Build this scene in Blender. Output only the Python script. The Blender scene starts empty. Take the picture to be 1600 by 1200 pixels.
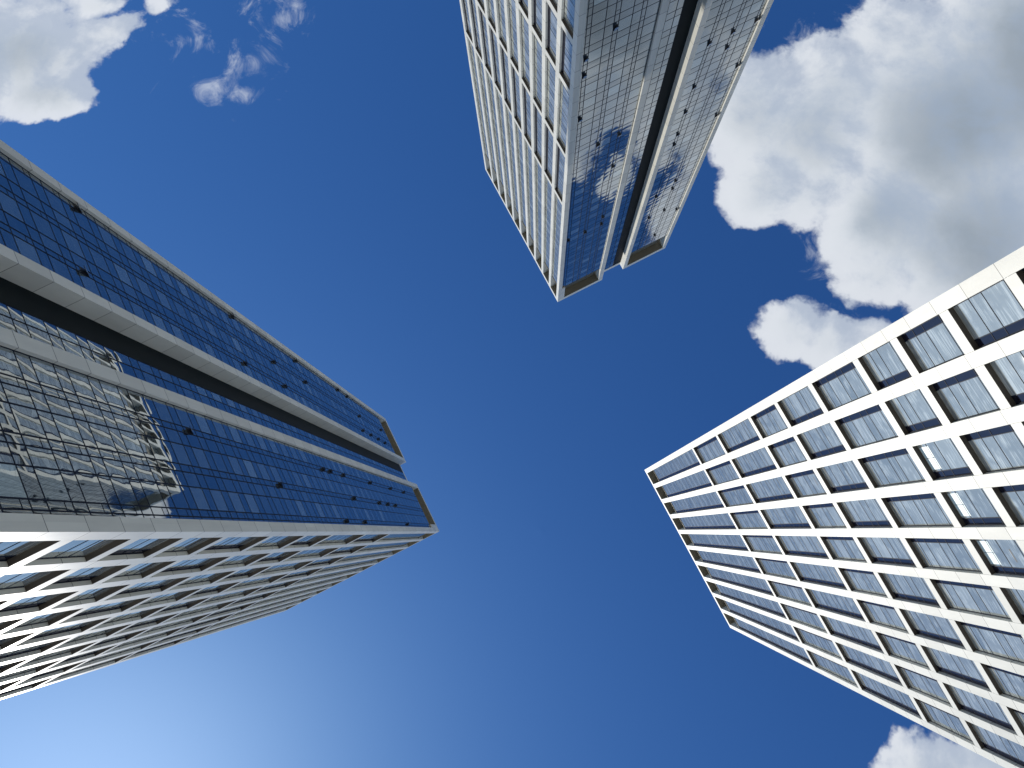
import bpy, bmesh, math, random
from mathutils import Vector, Matrix
random.seed(7)
SC = bpy.context.scene
C = SC.collection
R = math.radians

# ------------------------------------------------------------------ camera
FOC = 1202.0                     # focal length in pixels of a 1600 px wide frame
ZX, ZY = 845.0, 830.0            # where the zenith falls in that frame
EYE = Vector((0, 0, 1.6))
def unit(v):
    v = Vector(v); v.normalize(); return v
_z = unit((ZX-800, ZY-600, FOC))            # world up, in camera coordinates (right, down, forward)
_x = Vector((1, 0, 0)); _x = unit(_x-_z*_x.dot(_z))
_y = _z.cross(_x)                           # world Y runs towards the bottom of the photograph
cam_d = bpy.data.cameras.new('camera'); cam = bpy.data.objects.new('camera', cam_d); C.objects.link(cam)
cam_d.sensor_fit = 'HORIZONTAL'; cam_d.sensor_width = 36; cam_d.lens = 36*FOC/1600
cam_d.clip_start = .1; cam_d.clip_end = 20000
right = Vector((_x[0], _y[0], _z[0])); down = Vector((_x[1], _y[1], _z[1])); fwd = Vector((_x[2], _y[2], _z[2]))
m = Matrix((right, -down, -fwd)).transposed().to_4x4(); m.translation = EYE
cam.matrix_world = m
SC.camera = cam
def project(p):
    d = Vector(p)-EYE
    w = d.dot(fwd)
    if w < .5: return None
    return 800+FOC*d.dot(right)/w, 600+FOC*d.dot(down)/w
def skydir(px, py):              # direction of the sky at a pixel, as the slope (x/z, y/z)
    d = right*(px-800)+down*(py-600)+fwd*FOC
    return d.x/d.z, d.y/d.z

# ------------------------------------------------------------------ sun, sky
SUN_AZ, SUN_EL = R(-214.3), R(54.4)
sdir = Vector((math.cos(SUN_AZ)*math.cos(SUN_EL), math.sin(SUN_AZ)*math.cos(SUN_EL), math.sin(SUN_EL)))
sl = bpy.data.lights.new('sun', 'SUN'); sl.energy = 4.35; sl.angle = R(.53); sl.color = (1, .95, .87)
so = bpy.data.objects.new('sun', sl); C.objects.link(so)
so.rotation_euler = sdir.to_track_quat('Z', 'Y').to_euler(); so.location = (0, 0, 300)
SC.view_settings.view_transform = 'Standard'; SC.view_settings.look = 'None'
SC.view_settings.exposure = 0.0; SC.view_settings.gamma = 1

def nn(nt, typ, **kw):
    n = nt.nodes.new(typ)
    for k, v in kw.items():
        if k.startswith('i_'): n.inputs[k[2:].replace('_', ' ')].default_value = v
        else: setattr(n, k, v)
    return n
def math_(nt, op, a, b=None, c=None, clamp=False):
    n = nt.nodes.new('ShaderNodeMath'); n.operation = op; n.use_clamp = clamp
    for i, v in enumerate((a, b, c)):
        if v is None: continue
        if isinstance(v, (int, float)): n.inputs[i].default_value = v
        else: nt.links.new(v, n.inputs[i])
    return n.outputs[0]
def vmath(nt, op, a, b=None, out=0):
    n = nt.nodes.new('ShaderNodeVectorMath'); n.operation = op
    for i, v in enumerate((a, b)):
        if v is None: continue
        if isinstance(v, tuple): n.inputs[i].default_value = v
        else: nt.links.new(v, n.inputs[i])
    return n.outputs[out]
def mixc(nt, fac, a, b, blend='MIX'):
    n = nt.nodes.new('ShaderNodeMix'); n.data_type = 'RGBA'; n.blend_type = blend
    for i, v in ((0, fac), (6, a), (7, b)):
        if isinstance(v, (int, float, tuple)): n.inputs[i].default_value = v if not isinstance(v, tuple) else (*v, 1) if len(v) == 3 else v
        else: nt.links.new(v, n.inputs[i])
    return n.outputs[2]
def maprange(nt, v, a, b, c=0., d=1., smooth=True):
    n = nt.nodes.new('ShaderNodeMapRange'); n.interpolation_type = 'SMOOTHSTEP' if smooth else 'LINEAR'
    nt.links.new(v, n.inputs[0])
    for i, x in ((1, a), (2, b), (3, c), (4, d)): n.inputs[i].default_value = x
    return n.outputs[0]

# clouds of the sky: centre, radii (pixels of the sky seen), weight
BL = [ # the big bank on the right
 (1165,180,90,110,1.1),(1275,220,110,100,1.2),(1205,200,95,125,1.0),(1190,285,75,72,1.0),(1310,165,120,120,.9),(1420,90,120,120,.95),(1480,200,200,190,1.6),(1650,120,260,240,1.7),
 (1400,340,130,140,1.2),(1530,380,190,180,1.5),(1375,440,70,70,.8),(1720,420,220,260,1.6),(1250,300,70,60,.8),
 (1850,150,260,300,1.6),(1900,600,300,300,1.5),(1650,-150,260,200,1.5),
 # the small cloud under it
 (1245,520,62,55,.8),(1300,545,70,48,.8),(1380,560,80,50,.7),
 # behind and below the right tower
 (1446,1214,98,84,1.2),(1560,1230,130,85,1.1),(1490,1205,95,72,1.1),(1700,1180,200,150,1.3),(1580,1050,100,60,.9),(1900,1150,260,230,1.5),(1800,1350,260,180,1.4),
 (1740,1330,220,170,1.9),(1428,1086,58,34,.85),(1440,960,100,40,.55),(1600,960,130,80,1.0),(1700,900,150,130,1.2),
 # upper left
 (45,95,105,75,1.2),(65,150,80,52,1.1),(-60,110,120,110,1.3),(165,48,50,30,.7),(110,60,70,45,.6),(40,15,90,40,.55),(135,-8,60,26,.7),(238,-2,34,22,.42),
 (-120,40,120,100,1.0)]
WISPS = [(437,28,66,56,1.0),(462,20,30,50,.8),(398,98,66,50,1.0),(345,134,78,22,.42),(305,62,42,36,.9),(388,146,44,26,.7),(432,132,26,14,.5),
 (200,20,90,40,.5),(60,30,110,50,.7),(1270,70,60,50,.7),(1350,40,60,60,.7),(1275,380,30,60,.6),(1350,500,60,30,.6)]
def cloud_group():
    g = bpy.data.node_groups.new('cloud_density', 'ShaderNodeTree')
    g.interface.new_socket('p', in_out='INPUT', socket_type='NodeSocketVector')
    g.interface.new_socket('d', in_out='OUTPUT', socket_type='NodeSocketFloat')
    g.interface.new_socket('base', in_out='OUTPUT', socket_type='NodeSocketFloat')
    gi = g.nodes.new('NodeGroupInput'); go = g.nodes.new('NodeGroupOutput'); P = gi.outputs[0]
    w = nn(g, 'ShaderNodeTexNoise', i_Scale=7.0, i_Detail=5.0, i_Roughness=.6); g.links.new(P, w.inputs['Vector'])
    wv = vmath(g, 'MULTIPLY', vmath(g, 'SUBTRACT', w.outputs['Color'], (.5, .5, .5)), (.10, .10, 0))
    Q = vmath(g, 'ADD', P, wv)
    acc = None
    for (bx, by, rx, ry, s) in BL:
        cx, cy = skydir(bx, by); ex = skydir(bx+rx, by); ey = skydir(bx, by+ry)
        ax = abs(ex[0]-cx); ay = abs(ey[1]-cy)
        v = vmath(g, 'MULTIPLY', vmath(g, 'SUBTRACT', Q, (cx, cy, 0)), (1/ax, 1/ay, 0))
        L = vmath(g, 'LENGTH', v, out=1)
        val = math_(g, 'MULTIPLY_ADD', math_(g, 'MULTIPLY', L, L), -s*.62, s*.62)
        acc = val if acc is None else math_(g, 'SMOOTH_MAX', acc, val, .28)
    acc = math_(g, 'MAXIMUM', acc, -1.0)
    n1 = nn(g, 'ShaderNodeTexNoise', i_Scale=9.0, i_Detail=9.0, i_Roughness=.62, i_Distortion=.3); g.links.new(P, n1.inputs['Vector'])
    n2 = nn(g, 'ShaderNodeTexNoise', i_Scale=34.0, i_Detail=6.0, i_Roughness=.6); g.links.new(Q, n2.inputs['Vector'])
    f = math_(g, 'MULTIPLY_ADD', n1.outputs[0], .85, -.42)
    f = math_(g, 'ADD', f, math_(g, 'MULTIPLY_ADD', n2.outputs[0], .34, -.17))
    g.links.new(math_(g, 'ADD', acc, f), go.inputs[0]); g.links.new(acc, go.inputs[1])
    return g
wd = bpy.data.worlds.new('World'); SC.world = wd; wd.use_nodes = True
nt = wd.node_tree; nt.nodes.clear()
out = nt.nodes.new('ShaderNodeOutputWorld'); bg = nt.nodes.new('ShaderNodeBackground')
sky = nt.nodes.new('ShaderNodeTexSky'); sky.sky_type = 'NISHITA'; sky.sun_disc = False
sky.sun_elevation = SUN_EL; sky.sun_rotation = math.atan2(sdir.x, sdir.y)
sky.air_density = 1.0; sky.dust_density = .6; sky.ozone_density = 2.2; sky.altitude = 0
SKYGAIN = .11
tc = nt.nodes.new('ShaderNodeTexCoord')
gm_ = nn(nt, 'ShaderNodeGamma', i_Gamma=1.2); nt.links.new(sky.outputs[0], gm_.inputs['Color'])
skyc = mixc(nt, 1.0, gm_.outputs[0], (.36, .56, .72), 'MULTIPLY')     # deep, clean air
sep = nt.nodes.new('ShaderNodeSeparateXYZ'); nt.links.new(tc.outputs['Generated'], sep.inputs[0])
zz = math_(nt, 'MAXIMUM', sep.outputs[2], .05)
cmb = nt.nodes.new('ShaderNodeCombineXYZ')
nt.links.new(math_(nt, 'DIVIDE', sep.outputs[0], zz), cmb.inputs[0]); nt.links.new(math_(nt, 'DIVIDE', sep.outputs[1], zz), cmb.inputs[1])
G = cloud_group()
d0 = nt.nodes.new('ShaderNodeGroup'); d0.node_tree = G; nt.links.new(cmb.outputs[0], d0.inputs[0])
off = unit((sdir.x/sdir.z-.2, sdir.y/sdir.z+.1, 0))*.03
d1 = nt.nodes.new('ShaderNodeGroup'); d1.node_tree = G
nt.links.new(vmath(nt, 'ADD', cmb.outputs[0], tuple(off)), d1.inputs[0])
alpha = maprange(nt, d0.outputs[0], -.01, .20)
rel = math_(nt, 'SUBTRACT', d0.outputs[0], d1.outputs[0])
relief = maprange(nt, rel, -.24, .24)
thick = maprange(nt, math_(nt, 'MULTIPLY_ADD', d0.outputs[0], .6, math_(nt, 'MULTIPLY', d0.outputs[1], .4)), .18, 1.05)
ns = nn(nt, 'ShaderNodeTexNoise', i_Scale=3.2, i_Detail=4.0, i_Roughness=.5); nt.links.new(cmb.outputs[0], ns.inputs['Vector'])
ns3 = nn(nt, 'ShaderNodeTexNoise', i_Scale=1.6, i_Detail=2.0, i_Roughness=.4); nt.links.new(cmb.outputs[0], ns3.inputs['Vector'])
thick2 = math_(nt, 'MULTIPLY', thick, maprange(nt, ns.outputs[0], .28, .62, .50, 1.0))
ccol = mixc(nt, thick2, (7.4, 7.7, 8.1), (3.3, 3.95, 4.75))
ccol = mixc(nt, math_(nt, 'MULTIPLY', maprange(nt, d0.outputs[1], .5, 1.25), maprange(nt, ns3.outputs[0], .25, .7, .35, .95)), ccol, (1.9, 2.3, 2.75))
ccol = mixc(nt, math_(nt, 'MULTIPLY', math_(nt, 'SUBTRACT', 1.0, relief), .60), ccol, (2.9, 3.7, 5.0))
# response of the clear air, one curve per channel
sr = nt.nodes.new('ShaderNodeSeparateColor'); nt.links.new(skyc, sr.inputs[0])
cr = nt.nodes.new('ShaderNodeCombineColor')
for i, (g_, k_, m_) in enumerate(((1.30, 2.05, 2.8), (1.28, 2.02, 1.9), (1.28, 2.0, 1.15))):
    p_ = math_(nt, 'POWER', math_(nt, 'MULTIPLY', sr.outputs[i], SKYGAIN), g_)
    nt.links.new(math_(nt, 'DIVIDE', math_(nt, 'MULTIPLY', p_, k_/SKYGAIN), math_(nt, 'MULTIPLY_ADD', p_, m_, 1.0)), cr.inputs[i])
skyc = cr.outputs[0]
# torn wisps
wm = None
for (bx, by, rx, ry, w_) in WISPS:
    cx, cy = skydir(bx, by); ex = skydir(bx+rx, by); ey = skydir(bx, by+ry)
    v_ = vmath(nt, 'MULTIPLY', vmath(nt, 'SUBTRACT', cmb.outputs[0], (cx, cy, 0)), (1/abs(ex[0]-cx), 1/abs(ey[1]-cy), 0))
    q_ = math_(nt, 'MULTIPLY_ADD', vmath(nt, 'LENGTH', v_, out=1), -w_, w_)
    wm = q_ if wm is None else math_(nt, 'SMOOTH_MAX', wm, q_, .15)
wn1 = nn(nt, 'ShaderNodeTexNoise', i_Scale=15.0, i_Detail=9.0, i_Roughness=.66, i_Distortion=1.1); nt.links.new(cmb.outputs[0], wn1.inputs['Vector'])
wa = maprange(nt, math_(nt, 'ADD', wm, math_(nt, 'MULTIPLY_ADD', wn1.outputs[0], 4.2, -2.3)), 0.0, 1.5)
skyc = mixc(nt, math_(nt, 'MULTIPLY', wa, .78), skyc, (6.4, 6.9, 7.7))
fin = mixc(nt, math_(nt, 'MULTIPLY', alpha, maprange(nt, d0.outputs[0], 0, .7, .82, 1.0)), skyc, ccol)
nt.links.new(fin, bg.inputs[0]); bg.inputs[1].default_value = SKYGAIN
nt.links.new(bg.outputs[0], out.inputs[0])

# ------------------------------------------------------------------ materials
def newmat(name):
    mt = bpy.data.materials.new(name); mt.use_nodes = True
    t = mt.node_tree; b = t.nodes['Principled BSDF']
    return mt, t, b
def cladding(name, col, rough=.34, joint=True, streak=.12):
    mt, t, b = newmat(name)
    tc = t.nodes.new('ShaderNodeTexCoord'); sp = t.nodes.new('ShaderNodeSeparateXYZ'); t.links.new(tc.outputs['Object'], sp.inputs[0])
    zf = math_(t, 'ADD', sp.outputs[2], -45.85+3.84*100)
    zd = math_(t, 'DIVIDE', zf, 3.84)
    cell = math_(t, 'FLOOR', zd); fr = math_(t, 'FRACT', zd)
    att = t.nodes.new('ShaderNodeAttribute'); att.attribute_name = 'rnd'
    cv = t.nodes.new('ShaderNodeCombineXYZ'); t.links.new(cell, cv.inputs[0]); t.links.new(math_(t, 'MULTIPLY', att.outputs['Fac'], 37.), cv.inputs[1])
    wn = t.nodes.new('ShaderNodeTexWhiteNoise'); t.links.new(cv.outputs[0], wn.inputs[0])
    tone = math_(t, 'MULTIPLY_ADD', wn.outputs[0], .13, .87)
    mp = t.nodes.new('ShaderNodeMapping'); mp.inputs['Scale'].default_value = (1.3, 1.3, .25); t.links.new(tc.outputs['Object'], mp.inputs[0])
    no = nn(t, 'ShaderNodeTexNoise', i_Scale=1.0, i_Detail=6.0, i_Roughness=.6); t.links.new(mp.outputs[0], no.inputs['Vector'])
    tone = math_(t, 'MULTIPLY', tone, math_(t, 'MULTIPLY_ADD', no.outputs[0], streak*2, 1-streak))
    c = mixc(t, 1.0, (*col, 1), tone, 'MULTIPLY')
    if joint:
        a = math_(t, 'ABSOLUTE', math_(t, 'SUBTRACT', fr, .5))
        j = math_(t, 'GREATER_THAN', a,   .5-.0075)
        c = mixc(t, math_(t, 'MULTIPLY', j, .9), c, (.03, .03, .03))
    t.links.new(c, b.inputs['Base Color']); b.inputs['Roughness'].default_value = rough
    # slightly oil-canned sheet metal
    nb = nn(t, 'ShaderNodeTexNoise', i_Scale=.9, i_Detail=2.0); t.links.new(tc.outputs['Object'], nb.inputs['Vector'])
    bp = nn(t, 'ShaderNodeBump', i_Strength=1.0, i_Distance=.006); t.links.new(nb.outputs[0], bp.inputs['Height']); t.links.new(bp.outputs[0], b.inputs['Normal'])
    b.inputs['Specular IOR Level'].default_value = .22
    return mt
def plain(name, col, rough=.5, metal=0., var=.15, scale=2., spec=.5):
    mt, t, b = newmat(name)
    tc = t.nodes.new('ShaderNodeTexCoord')
    no = nn(t, 'ShaderNodeTexNoise', i_Scale=scale, i_Detail=5.0); t.links.new(tc.outputs['Object'], no.inputs['Vector'])
    f = math_(t, 'MULTIPLY_ADD', no.outputs[0], var*2, 1-var)
    t.links.new(mixc(t, 1.0, (*col, 1), f, 'MULTIPLY'), b.inputs['Base Color'])
    b.inputs['Specular IOR Level'].default_value = spec
    b.inputs['Roughness'].default_value = rough; b.inputs['Metallic'].default_value = metal
    return mt
def glass(name, dark, light, tint, r0, rmax, wave, pillow, streak, wscale=.55):
    """coated glazing: a mirror-like coat over a dim room; panes carry rnd (random) and kind (how far blinds are drawn)"""
    mt, t, b = newmat(name); t.nodes.remove(b); o = t.nodes['Material Output']
    tc = t.nodes.new('ShaderNodeTexCoord'); rn = t.nodes.new('ShaderNodeAttribute'); rn.attribute_name = 'rnd'
    kd = t.nodes.new('ShaderNodeAttribute'); kd.attribute_name = 'kind'
    uv = t.nodes.new('ShaderNodeUVMap'); uv.uv_map = 'pane'
    offv = t.nodes.new('ShaderNodeCombineXYZ')
    for i, k in enumerate((91., 57., 0.)): t.links.new(math_(t, 'MULTIPLY', rn.outputs['Fac'], k), offv.inputs[i])
    pos = vmath(t, 'ADD', tc.outputs['Object'], offv.outputs[0])
    mp = t.nodes.new('ShaderNodeMapping'); mp.inputs['Scale'].default_value = (1, 1, .7); t.links.new(pos, mp.inputs[0])
    nb = nn(t, 'ShaderNodeTexNoise', i_Scale=wscale, i_Detail=2.0, i_Roughness=.45); t.links.new(mp.outputs[0], nb.inputs['Vector'])
    su = t.nodes.new('ShaderNodeSeparateXYZ'); t.links.new(uv.outputs[0], su.inputs[0])
    def hump(x): return math_(t, 'MULTIPLY', math_(t, 'MULTIPLY', x, math_(t, 'SUBTRACT', 1.0, x)), 4.0)
    pil = math_(t, 'MULTIPLY', math_(t, 'MULTIPLY', hump(su.outputs[0]), hump(su.outputs[1])), math_(t, 'MULTIPLY_ADD', rn.outputs['Fac'], pillow*1.6, pillow*.2))
    h = math_(t, 'ADD', math_(t, 'MULTIPLY', nb.outputs[0], wave), pil)
    bp = nn(t, 'ShaderNodeBump', i_Strength=1.0, i_Distance=1.0); t.links.new(h, bp.inputs['Height'])
    # the room behind: blinds and ceilings, with cloud reflections painted in as pale streaks
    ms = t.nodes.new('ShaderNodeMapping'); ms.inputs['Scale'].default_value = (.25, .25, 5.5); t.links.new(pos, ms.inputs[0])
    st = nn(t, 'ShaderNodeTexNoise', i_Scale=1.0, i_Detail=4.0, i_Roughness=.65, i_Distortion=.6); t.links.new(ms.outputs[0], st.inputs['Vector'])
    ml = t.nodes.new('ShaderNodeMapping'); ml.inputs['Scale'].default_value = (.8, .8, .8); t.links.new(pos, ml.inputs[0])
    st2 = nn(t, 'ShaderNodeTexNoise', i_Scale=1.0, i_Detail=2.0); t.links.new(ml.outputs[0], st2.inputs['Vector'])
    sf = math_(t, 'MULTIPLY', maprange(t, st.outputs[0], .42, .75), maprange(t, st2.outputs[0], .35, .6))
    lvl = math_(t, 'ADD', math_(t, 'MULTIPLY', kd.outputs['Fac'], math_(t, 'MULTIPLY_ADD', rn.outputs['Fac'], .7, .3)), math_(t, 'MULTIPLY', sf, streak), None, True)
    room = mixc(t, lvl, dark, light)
    df = t.nodes.new('ShaderNodeBsdfDiffuse'); t.links.new(room, df.inputs[0])
    gl = t.nodes.new('ShaderNodeBsdfGlossy'); gl.inputs['Roughness'].default_value = .012; gl.inputs[0].default_value = (*tint, 1)
    t.links.new(bp.outputs[0], gl.inputs['Normal'])
    lw = t.nodes.new('ShaderNodeLayerWeight'); lw.inputs[0].default_value = .5
    fac = math_(t, 'MULTIPLY_ADD', math_(t, 'POWER', lw.outputs['Facing'], 2.2), rmax-r0, r0)
    mx = t.nodes.new('ShaderNodeMixShader'); t.links.new(fac, mx.inputs[0]); t.links.new(df.outputs[0], mx.inputs[1]); t.links.new(gl.outputs[0], mx.inputs[2])
    t.links.new(mx.outputs[0], o.inputs[0])
    return mt
M = {}
M['clad'] = cladding('white_aluminium_cladding', (.66, .65, .578), .48)
M['clad2'] = cladding('white_aluminium_beam', (.66, .65, .578), .48, joint=False)
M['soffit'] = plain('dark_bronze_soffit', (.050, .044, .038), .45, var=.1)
M['crown'] = plain('olive_crown_panel', (.16, .15, .115), .5, var=.08)
M['frame'] = plain('navy_window_metal', (.008, .012, .024), .65, var=.05, spec=.12)
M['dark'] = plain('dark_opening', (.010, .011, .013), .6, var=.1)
M['louvre'] = plain('black_louvre_panel', (.006, .010, .011), .6, var=.3, scale=.6, spec=.08)
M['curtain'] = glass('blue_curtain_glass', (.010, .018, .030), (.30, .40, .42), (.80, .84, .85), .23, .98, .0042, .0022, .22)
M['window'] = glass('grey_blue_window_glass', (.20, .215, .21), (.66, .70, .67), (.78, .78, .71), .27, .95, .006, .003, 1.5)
M['vent'] = glass('navy_vent_glass', (.006, .007, .016), (.02, .022, .035), (.45, .45, .52), .045, .6, .01, .004, .3)
M['pale_strip'] = plain('pale_window_strip', (.55, .66, .66), .5, var=.04)
M['sash'] = plain('pale_sash_glass', (.35, .42, .5), .12, var=.05)
M['roof'] = plain('roof_gravel', (.32, .31, .29), .9, var=.3, scale=8)
M['core'] = plain('core_concrete', (.10, .10, .10), .9)

# ------------------------------------------------------------------ mesh helper
class MB:
    def __init__(s): s.v = []; s.f = []; s.m = []; s.mats = []; s.rnd = []; s.kind = []; s.uv = []
    def mi(s, mt):
        if mt not in s.mats: s.mats.append(mt)
        return s.mats.index(mt)
    def quad(s, pts, mt, rnd=None, kind=0.):
        b = len(s.v); s.v += [tuple(p) for p in pts]; s.f.append(tuple(range(b, b+len(pts)))); s.m.append(s.mi(mt))
        s.rnd.append(random.random() if rnd is None else rnd); s.kind.append(kind)
        s.uv += [(0, 0), (1, 0), (1, 1), (0, 1)] if len(pts) == 4 else [(.5, .5)]*len(pts)
    def box(s, x0, x1, y0, y1, z0, z1, mt, bottom=None, rnd=None):
        if x0 > x1: x0, x1 = x1, x0
        if y0 > y1: y0, y1 = y1, y0
        r = random.random() if rnd is None else rnd
        P = lambda *a: [((x0, x1)[i], (y0, y1)[j], (z0, z1)[k]) for i, j, k in a]
        s.quad(P((0,0,0),(0,1,0),(1,1,0),(1,0,0)), bottom or mt, r)
        s.quad(P((0,0,1),(1,0,1),(1,1,1),(0,1,1)), mt, r)
        s.quad(P((0,0,0),(1,0,0),(1,0,1),(0,0,1)), mt, r)
        s.quad(P((1,1,0),(0,1,0),(0,1,1),(1,1,1)), mt, r)
        s.quad(P((0,1,0),(0,0,0),(0,0,1),(0,1,1)), mt, r)
        s.quad(P((1,0,0),(1,1,0),(1,1,1),(1,0,1)), mt, r)
    def prism(s, poly, z0, z1, mt, bottom=None, top=None):
        n = len(poly)
        s.quad([(x, y, z1) for x, y in poly], top or mt)
        s.quad([(x, y, z0) for x, y in reversed(poly)], bottom or mt)
        for i in range(n):
            a, b = poly[i], poly[(i+1) % n]
            s.quad([(a[0], a[1], z0), (b[0], b[1], z0), (b[0], b[1], z1), (a[0], a[1], z1)], mt)
    def build(s, name, parent=None, label=None):
        me = bpy.data.meshes.new(name); me.from_pydata(s.v, [], s.f)
        for mt in s.mats: me.materials.append(mt)
        me.polygons.foreach_set('material_index', s.m)
        a = me.attributes.new('rnd', 'FLOAT', 'FACE'); a.data.foreach_set('value', s.rnd)
        a = me.attributes.new('kind', 'FLOAT', 'FACE'); a.data.foreach_set('value', s.kind)
        ul = me.uv_layers.new(name='pane'); ul.data.foreach_set('uv', [c for p in s.uv for c in p])
        me.update()
        o = bpy.data.objects.new(name, me); C.objects.link(o)
        if parent: o.parent = parent
        if label: o['label'] = label
        return o

# ------------------------------------------------------------------ the tower
# local frame: corner at the origin, grid facade in the plane x=0 running to y=-GL, glass facade in the plane y=0 running to x=GW
E0 = 1.6
ROOF = 200+E0
FL = 3.84
NB, PIT, PW = 10, 4.265, 1.05
GL = NB*PIT+PW
GW = 32.9
BH = 1.15                                    # height of a beam
levels = [v+E0 for v in (196.8, 138.1, 119.0, 99.9, 88.4, 76.9, 65.5, 58.15, 50.6, 43.1, 35.4, 27.75, 20.05)]
levels.append(9.5)                           # under side of the lowest beam, above the entrance level
DG = .40                                     # glass behind the piers
CRZ = 190+E0
CRD = 1.9
F1a, F1b, N2, F2b, F3a = 12.3, 13.5, 19.9, 20.95, 31.9
ND = 1.7
NX = 17.55                                   # end of the notch glazing, black panel after it
RB = 1.6                                     # height of the roof band

def slabs_between(z0, z1):
    """transom heights inside an opening: each storey is a vision pane and a band"""
    r = []
    k = 0
    base = 45.75+E0-10*FL
    while True:
        b = base+k*FL
        for t in (b, b+1.42):                # foot of vision band / top of the floor band
            zz = t+1.55
            if z0+.35 < zz < z1-.35: r.append(zz)
        k += 1
        if base+k*FL > 215: break
    return r

def window_mesh(i, j, ztop, zbot, pale=()):
    """window of bay i (from the glass corner), row j, between two beams; returns frame and glazing meshes"""
    ya = -(PW+i*PIT); yb = -((i+1)*PIT)      # opening between the piers
    g = MB(); f = MB()
    zt = ztop if j else CRZ
    zb = zbot+BH
    X = DG
    # narrow vent strip: on alternate sides row by row
    vs = .62
    side = (j % 2 == 0)
    yv = ya-vs if side else yb+vs
    if side: va, vb, wa, wb = ya, yv, yv, yb
    else: va, vb, wa, wb = yv, yb, ya, yv
    hs_ = [zb]+slabs_between(zb, zt)+[zt]
    for k in range(len(hs_)-1):
        h = hs_[k+1]-hs_[k]
        wide = h > 1.9
        kd = (.55 if wide else .35)*random.uniform(.6, 1.25)
        g.quad([(X, wa, hs_[k]), (X, wb, hs_[k]), (X, wb, hs_[k+1]), (X, wa, hs_[k+1])], M['window'], kind=kd)
        g.quad([(X, va, hs_[k]), (X, vb, hs_[k]), (X, vb, hs_[k+1]), (X, va, hs_[k+1])], M['vent'])
    if pale and (i, j) in ((5, 6), (5, 2), (4, 2), (2, 5), (7, 3), (1, 7)):   # a slot of an open night vent
        y0 = yb+1.0; z0 = zb+2.2
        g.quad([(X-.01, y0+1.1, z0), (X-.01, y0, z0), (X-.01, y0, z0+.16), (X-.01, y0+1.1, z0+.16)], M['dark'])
    if (i, j) in pale:                        # pale strips across the top of the window
        for y0 in (yb+.35, yb+1.40):
            g.quad([(X-.012, y0+1.0, zt-1.62), (X-.012, y0, zt-1.62), (X-.012, y0, zt-.12), (X-.012, y0+1.0, zt-.12)], M['pale_strip'])
    for z in hs_[1:-1]: f.box(X-.02, X+.04, yb+.01, ya-.01, z-.028, z+.028, M['frame'])
    f.box(X-.025, X+.04, yv-.03, yv+.03, zb+.01, zt-.01, M['frame'])
    f.box(X-.045, X+.04, ya-.07, ya-.002, zb+.01, zt-.01, M['frame']); f.box(X-.045, X+.04, yb+.002, yb+.07, zb+.01, zt-.01, M['frame'])
    return f, g, (X, (ya+yb)/2, (zt+zb)/2), (ya, yb, zb, zt)

def area(mw, q):
    ya, yb, zb, zt = q
    P = [project(mw @ Vector((0, y, z))) for y, z in ((ya, zb), (yb, zb), (yb, zt), (ya, zt))]
    if any(p is None for p in P): return 0
    # clip roughly to the frame
    P = [(min(max(x, 0), 1600), min(max(y, 0), 1200)) for x, y in P]
    a = 0
    for k in range(4):
        x0, y0 = P[k]; x1, y1 = P[(k+1) % 4]; a += x0*y1-x1*y0
    return abs(a)/2

def merge(mbs):
    o = MB()
    for s in mbs:
        b = len(o.v); mp = [o.mi(x) for x in s.mats]
        o.v += s.v; o.f += [tuple(i+b for i in f) for f in s.f]; o.m += [mp[i] for i in s.m]
        o.rnd += s.rnd; o.kind += s.kind; o.uv += s.uv
    return o

def curtain(x_edges, kinds, z0, z1, ydepth, flip=1):
    """curtain wall between x edges; returns glass and mullion meshes"""
    g = MB(); f = MB()
    zs = [z0]; k = 0
    base = 48.0+E0-13*FL
    while base+k*FL < z1-.4:
        for t in (base+k*FL, base+k*FL+1.46):
            if z0+.4 < t < z1-.4: zs.append(t)
        k += 1
    zs.append(z1)
    y = -ydepth
    for a in range(len(x_edges)-1):
        xa, xb = x_edges[a], x_edges[a+1]; w = kinds[a]
        for k in range(len(zs)-1):
            h = zs[k+1]-zs[k]
            kd = 0.05
            if w == 'w' and h > 1.8: kd = random.choice((.15, .35, .6, .8))
            elif w == 'm' and h > 1.8: kd = random.choice((.0, .1, .25))
            g.quad([(xa, y, zs[k]), (xa, y, zs[k+1]), (xb, y, zs[k+1]), (xb, y, zs[k])], M['curtain'], kind=kd)
    for a, x in enumerate(x_edges[1:-1]):
        f.box(x-.048, x+.048, y-.03, y+.022, z0, z1, M['frame'])
    f.box(x_edges[0]+.002, x_edges[0]+.07, y-.03, y+.021, z0, z1, M['frame']); f.box(x_edges[-1]-.07, x_edges[-1]-.002, y-.03, y+.021, z0, z1, M['frame'])
    for z in zs[1:-1]: f.box(x_edges[0]+.003, x_edges[-1]-.003, y-.03, y+.016, z-.042, z+.042, M['frame'])
    for a, w in enumerate(kinds):            # the bar over each narrow vent
        if w != 'v': continue
        for k in range(len(zs)-1):
            if zs[k+1]-zs[k] > 1.8: f.box(x_edges[a]+.03, x_edges[a+1]-.03, y-.03, y+.015, zs[k+1]-.78, zs[k+1]-.73, M['frame'])
    return g, f, zs

A_edges = [PW, 1.45, 2.1, 4.15, 5.5, 6.2, 8.2, 9.55, 10.2, F1a]
A_kinds = ['n', 'v', 'w', 'm', 'v', 'w', 'm', 'v', 'w']
S_edges = [F1b, 15.0, 16.45, NX]
S_kinds = ['w', 'm', 'w']
B_edges = [F2b, 23.05, 23.7, 25.05, 27.1, 27.75, 29.1, 31.15, F3a]
B_kinds = ['w', 'v', 'm', 'w', 'v', 'm', 'w', 'v']

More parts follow.
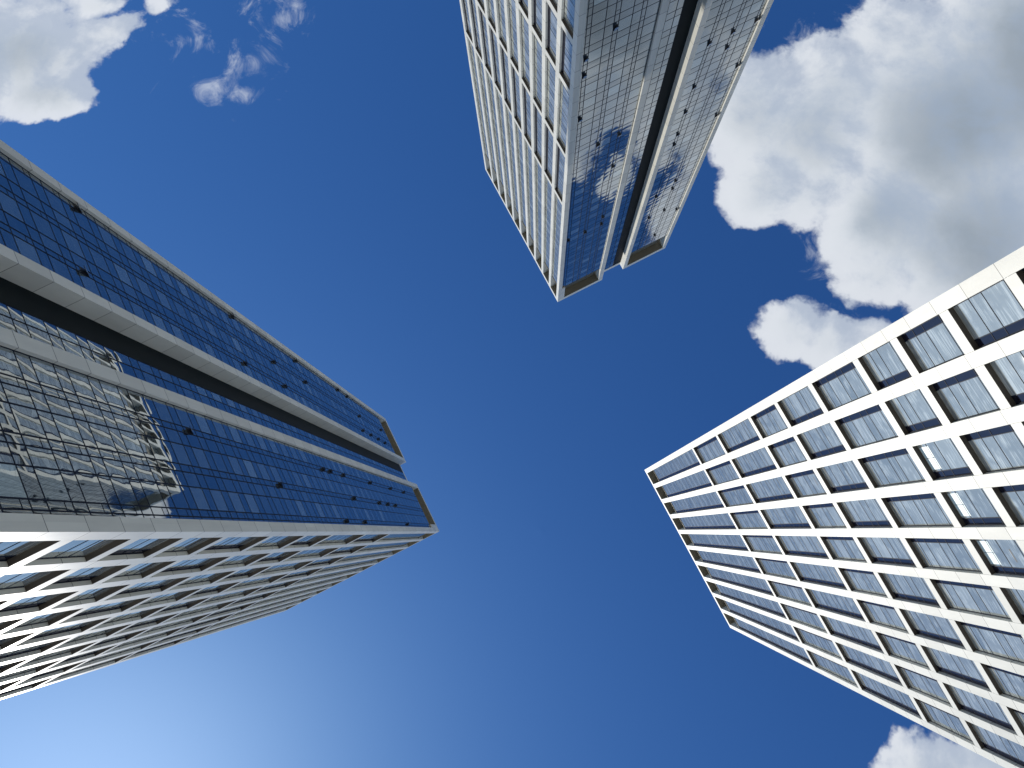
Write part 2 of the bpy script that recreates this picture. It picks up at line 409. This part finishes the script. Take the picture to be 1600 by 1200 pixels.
def tower(name, label, corner, rot, vents, pale=()):
    root = bpy.data.objects.new(name, None); C.objects.link(root)
    root.empty_display_size = 5
    root.location = (corner[0], corner[1], 0); root.rotation_euler = (0, 0, R(rot))
    root['label'] = label; root['category'] = 'building'; root['group'] = 'office towers round the plaza'
    mw = Matrix.Translation((corner[0], corner[1], 0)) @ Matrix.Rotation(R(rot), 4, 'Z')
    rs = random.getstate()
    # ---- core wall
    c = MB()
    c.prism([(.95, -.95), (F1b-.3, -.95), (F1b-.3, -ND-.3), (N2+.3, -ND-.3), (N2+.3, -.95), (GW-.95, -.95), (GW-.95, -GL+.95), (.95, -GL+.95)], 0, CRZ-.2, M['core'])
    c.prism([(CRD, -CRD), (F1b-.3, -CRD), (F1b-.3, -ND-.3), (N2+.3, -ND-.3), (N2+.3, -CRD), (GW-CRD, -CRD), (GW-CRD, -GL+CRD), (CRD, -GL+CRD)], CRZ-.198, ROOF-RB-.2, M['crown'])
    c.build('core_wall', root)
    # ---- roof with its edge band
    r = MB()
    rp = [(0, 0), (F1b, 0), (F1b, -ND), (N2, -ND), (N2, 0), (GW, 0), (GW, -GL), (0, -GL)]
    r.prism(rp, ROOF-RB, ROOF, M['clad2'], bottom=M['crown'], top=M['roof'])
    r.build('roof', root)
    # ---- piers of the grid facade
    for i in range(NB+1):
        y0 = -i*PIT; p = MB()
        if i == 0:
            p.box(0, DG+.2, -PW, 0, 0, CRZ, M['clad'])
            p.box(0, CRD, -PW, 0, CRZ, ROOF-RB-.003, M['clad'])
            p.box(DG+.203, PW-.003, -.55, 0-.002, 0, CRZ, M['clad'])
        else:
            p.box(0, DG+.2, y0-PW, y0, 0, CRZ, M['clad'])
            p.box(0, CRD, y0-PW, y0, CRZ+.002, ROOF-RB-.003, M['clad'])
        p.build('pier', root)
    # ---- beams, one per level
    for j, z in enumerate(levels):
        if j == 0: continue
        b = MB()
        for i in range(NB):
            ya = -(PW+i*PIT); yb = -((i+1)*PIT)
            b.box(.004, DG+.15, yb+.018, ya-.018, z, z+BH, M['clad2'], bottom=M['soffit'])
        b.build('beam', root)
    # crown box: soffit lining behind the piers is the roof's own under side; closing sill at the glass head
    s = MB()
    for i in range(NB):
        ya = -(PW+i*PIT); yb = -((i+1)*PIT)
        s.box(DG-.1, CRD, yb+.003, ya-.003, CRZ, CRZ+.12, M['crown'])
    s.build('crown_ledge', root)
    # ---- windows
    W = []
    for j in range(len(levels)-1):
        for i in range(NB):
            f, g, c_, q = window_mesh(i, j, levels[j], levels[j+1], pale)
            W.append((area(mw, q), f, g))
    W.sort(key=lambda t: -t[0])
    rest = []
    for n, (ar, f, g) in enumerate(W):
        if n < 100 and ar > 1:
            o = f.build('window', root); g.build('glazing', o)
        else: rest += [f, g]
    if rest:
        o = merge(rest).build('window_rows', root); o['kind'] = 'stuff'
    # entrance level glazing under the lowest beam
    e = MB()
    for i in range(NB):
        ya = -(PW+i*PIT); yb = -((i+1)*PIT)
        for a in range(2):
            y0 = ya+(yb-ya)*a/2; y1 = ya+(yb-ya)*(a+1)/2
            e.quad([(DG, y0, .1), (DG, y1, .1), (DG, y1, 9.49), (DG, y0, 9.49)], M['window'], kind=.1)
            e.box(DG-.06, DG+.03, y1-.04, y1+.04, .1, 9.48, M['frame'])
        for z in (3.2, 6.4): e.box(DG-.05, DG+.03, yb+.01, ya-.01, z-.04, z+.04, M['frame'])
        e.box(DG-.08, DG+.1, yb+.004, ya-.004, 0, .12, M['frame'])
    e.build('entrance_glazing', root)
    # ---- glass facade
    GD = .32
    for (ed, kd, dep, z1, lab) in ((A_edges, A_kinds, GD, CRZ, None), (B_edges, B_kinds, GD, CRZ, None), (S_edges, S_kinds, ND, ROOF-RB-.05, None)):
        g, f, zs = curtain(ed, kd, .2, z1, dep)
        o = g.build('curtain_wall', root); f.build('mullion_grid', o)
    # crown: ledges over the glass
    s = MB()
    s.box(PW+.003, F1a-.003, -CRD, -GD+.05, CRZ, CRZ+.1, M['crown']); s.box(F2b+.003, F3a-.003, -CRD, -GD+.05, CRZ, CRZ+.1, M['crown'])
    s.build('crown_ledge', root)
    def fin(x0, x1, dep, label=None):
        p = MB(); p.box(x0, x1, -dep, 0, 0, CRZ, M['clad']); p.box(x0, x1, -CRD, 0, CRZ+.002, ROOF-RB-.003, M['clad']); p.build('cladding_fin', root)
    fin(F1a, F1b, ND+.1); fin(N2, F2b, ND+.1); fin(F3a, GW, .95)
    # black panel closing the notch beside its glazing
    n = MB(); n.box(NX, N2-.003, -ND-.25, -ND+.03, .2, ROOF-RB-.05, M['louvre']); n.build('black_panel', root)
    # ---- vents standing open
    vx = [1.45, 5.5, 9.55, 23.05, 27.1, 31.15]
    VW = {1.45: .65, 5.5: .7, 9.55: .65, 23.05: .65, 27.1: .65, 31.15: .62}
    base = 48.0+E0-13*FL
    for (vi, zfl) in vents:
        x = vx[vi]; w = VW[x]; k = round((zfl+E0+1.6-base)/FL); zt = base+k*FL-.76; zb = zt-1.05
        v = MB(); y = -GD
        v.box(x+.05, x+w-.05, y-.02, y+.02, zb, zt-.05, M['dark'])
        o = v.build('open_vent', root)
        h = 1.0; an = R(17)
        sm = MB()
        p0 = (y+.04, zt-.04); p1 = (y+.04+h*math.sin(an), zt-.04-h*math.cos(an))
        nx, nz = math.cos(an)*.05, math.sin(an)*.05
        for (xx0, xx1, mt, e) in ((x+.06, x+w-.06, M['sash'], 0.), ):
            P = [(p0[0], p0[1]), (p1[0], p1[1]), (p1[0]+nx, p1[1]+nz), (p0[0]+nx, p0[1]+nz)]
            a_ = [(xx0, q[0], q[1]) for q in P]; b_ = [(xx1, q[0], q[1]) for q in P]
            sm.quad(a_, M['frame']); sm.quad(b_[::-1], M['frame'])
            for q in range(4):
                sm.quad([a_[q], b_[q], b_[(q+1) % 4], a_[(q+1) % 4]], mt if q == 2 else M['frame'] if q != 0 else M['sash'])
        sm.build('sash', o)
    # ---- the two far facades, turned away from the plaza: the same grid of piers and beams, without reveals
    fb = MB()
    for z in levels[1:]:
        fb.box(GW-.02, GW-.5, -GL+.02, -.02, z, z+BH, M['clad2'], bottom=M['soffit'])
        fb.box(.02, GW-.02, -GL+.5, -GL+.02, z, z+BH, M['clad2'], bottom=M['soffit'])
    for i in range(NB+1):
        fb.box(GW-.6, GW, -i*PIT-PW, -i*PIT-.004 if i else -.96, 0, ROOF-RB-.01, M['clad'])
    for i in range(1, 9):
        x = i*(GW-PW)/8
        fb.box(x, x+PW-.004, -GL, -GL+.6, 0, ROOF-RB-.01, M['clad'])
    fb.build('rear_frame', root)
    rg = MB()
    z = .2
    while z < CRZ-1:
        z1 = min(z+FL, CRZ)
        for i in range(NB):
            rg.quad([(GW-.45, -i*PIT-PW, z), (GW-.45, -i*PIT-PIT, z), (GW-.45, -i*PIT-PIT, z1), (GW-.45, -i*PIT-PW, z1)], M['window'], kind=.3)
        for i in range(8):
            x = i*(GW-PW)/8
            rg.quad([(x+PW, -GL+.45, z), (x+PW, -GL+.45, z1), (x+(GW-PW)/8, -GL+.45, z1), (x+(GW-PW)/8, -GL+.45, z)], M['window'], kind=.3)
        z = z1
    rg.build('rear_glazing', root)
    return root

a = Vector((math.cos(R(-27)), math.sin(R(-27)))); b = Vector((math.sin(R(27)), math.cos(R(27))))
LV = [(5,150.2),(5,158.5),(4,162),(3,157),(3,164.9),(3,172.9),(4,185.3),(3,180.6),(2,108.5),(2,112.4),(2,120),(2,139.5),(2,158.9),(2,173.8),
      (1,119.3),(1,138.5),(1,146.5),(1,154),(0,107.3),(0,118.8),(0,156.5),(5,94.7),(4,106.3),(3,93.9),(5,122.9),(4,122.3),(3,109.7),
      (5,59.9),(3,59.1),(2,66),(1,84.7)]
TV = [(5,104.5),(4,104.3),(3,103.9),(4,108),(5,115.8),(3,115.4),(3,122.9),(5,131.3),(3,130.5),(3,134.7),(1,88.4),(2,118.7),
      (4,154.1),(4,157.6),(3,157.8),(4,169),(5,173),(3,169.2),(4,184.3),(1,118.7),(2,130.6),(2,153.5),(2,156.6),(1,156.6),(0,156.7),
      (0,107.7),(0,94.2),(0,98.1)]
tower('office_tower', 'tower with deep blue glass face mirroring a white grid, black slot and pale fins',
      -23.15*a-11.75*b, -117, LV)
tower('office_tower', 'tower whose glass face mirrors grey clouds beside a black vertical slot and white window grid',
      32.0*a-51.8*b, -27, TV)
tower('office_tower', 'tower showing only a bright sunlit white grid of windows, in front of the large clouds',
      30.9*a+42.05*b, -27, [], {(7, 6), (6, 6), (5, 6)})

# ------------------------------------------------------------------ ground
gm, t, bs = newmat('granite_paving')
tcg = t.nodes.new('ShaderNodeTexCoord')
br = nn(t, 'ShaderNodeTexBrick', i_Scale=1.0); br.offset = .5
br.inputs['Color1'].default_value = (.46, .43, .37, 1); br.inputs['Color2'].default_value = (.40, .375, .325, 1); br.inputs['Mortar'].default_value = (.12, .12, .115, 1)
br.inputs['Mortar Size'].default_value = .008; br.inputs['Brick Width'].default_value = 1.2; br.inputs['Row Height'].default_value = .6
t.links.new(tcg.outputs['Object'], br.inputs['Vector']); t.links.new(br.outputs[0], bs.inputs['Base Color']); bs.inputs['Roughness'].default_value = .6
g = MB()
g.quad([(-3000, -3000, 0), (3000, -3000, 0), (3000, 3000, 0), (-3000, 3000, 0)], gm)
o = g.build('ground'); o['kind'] = 'structure'
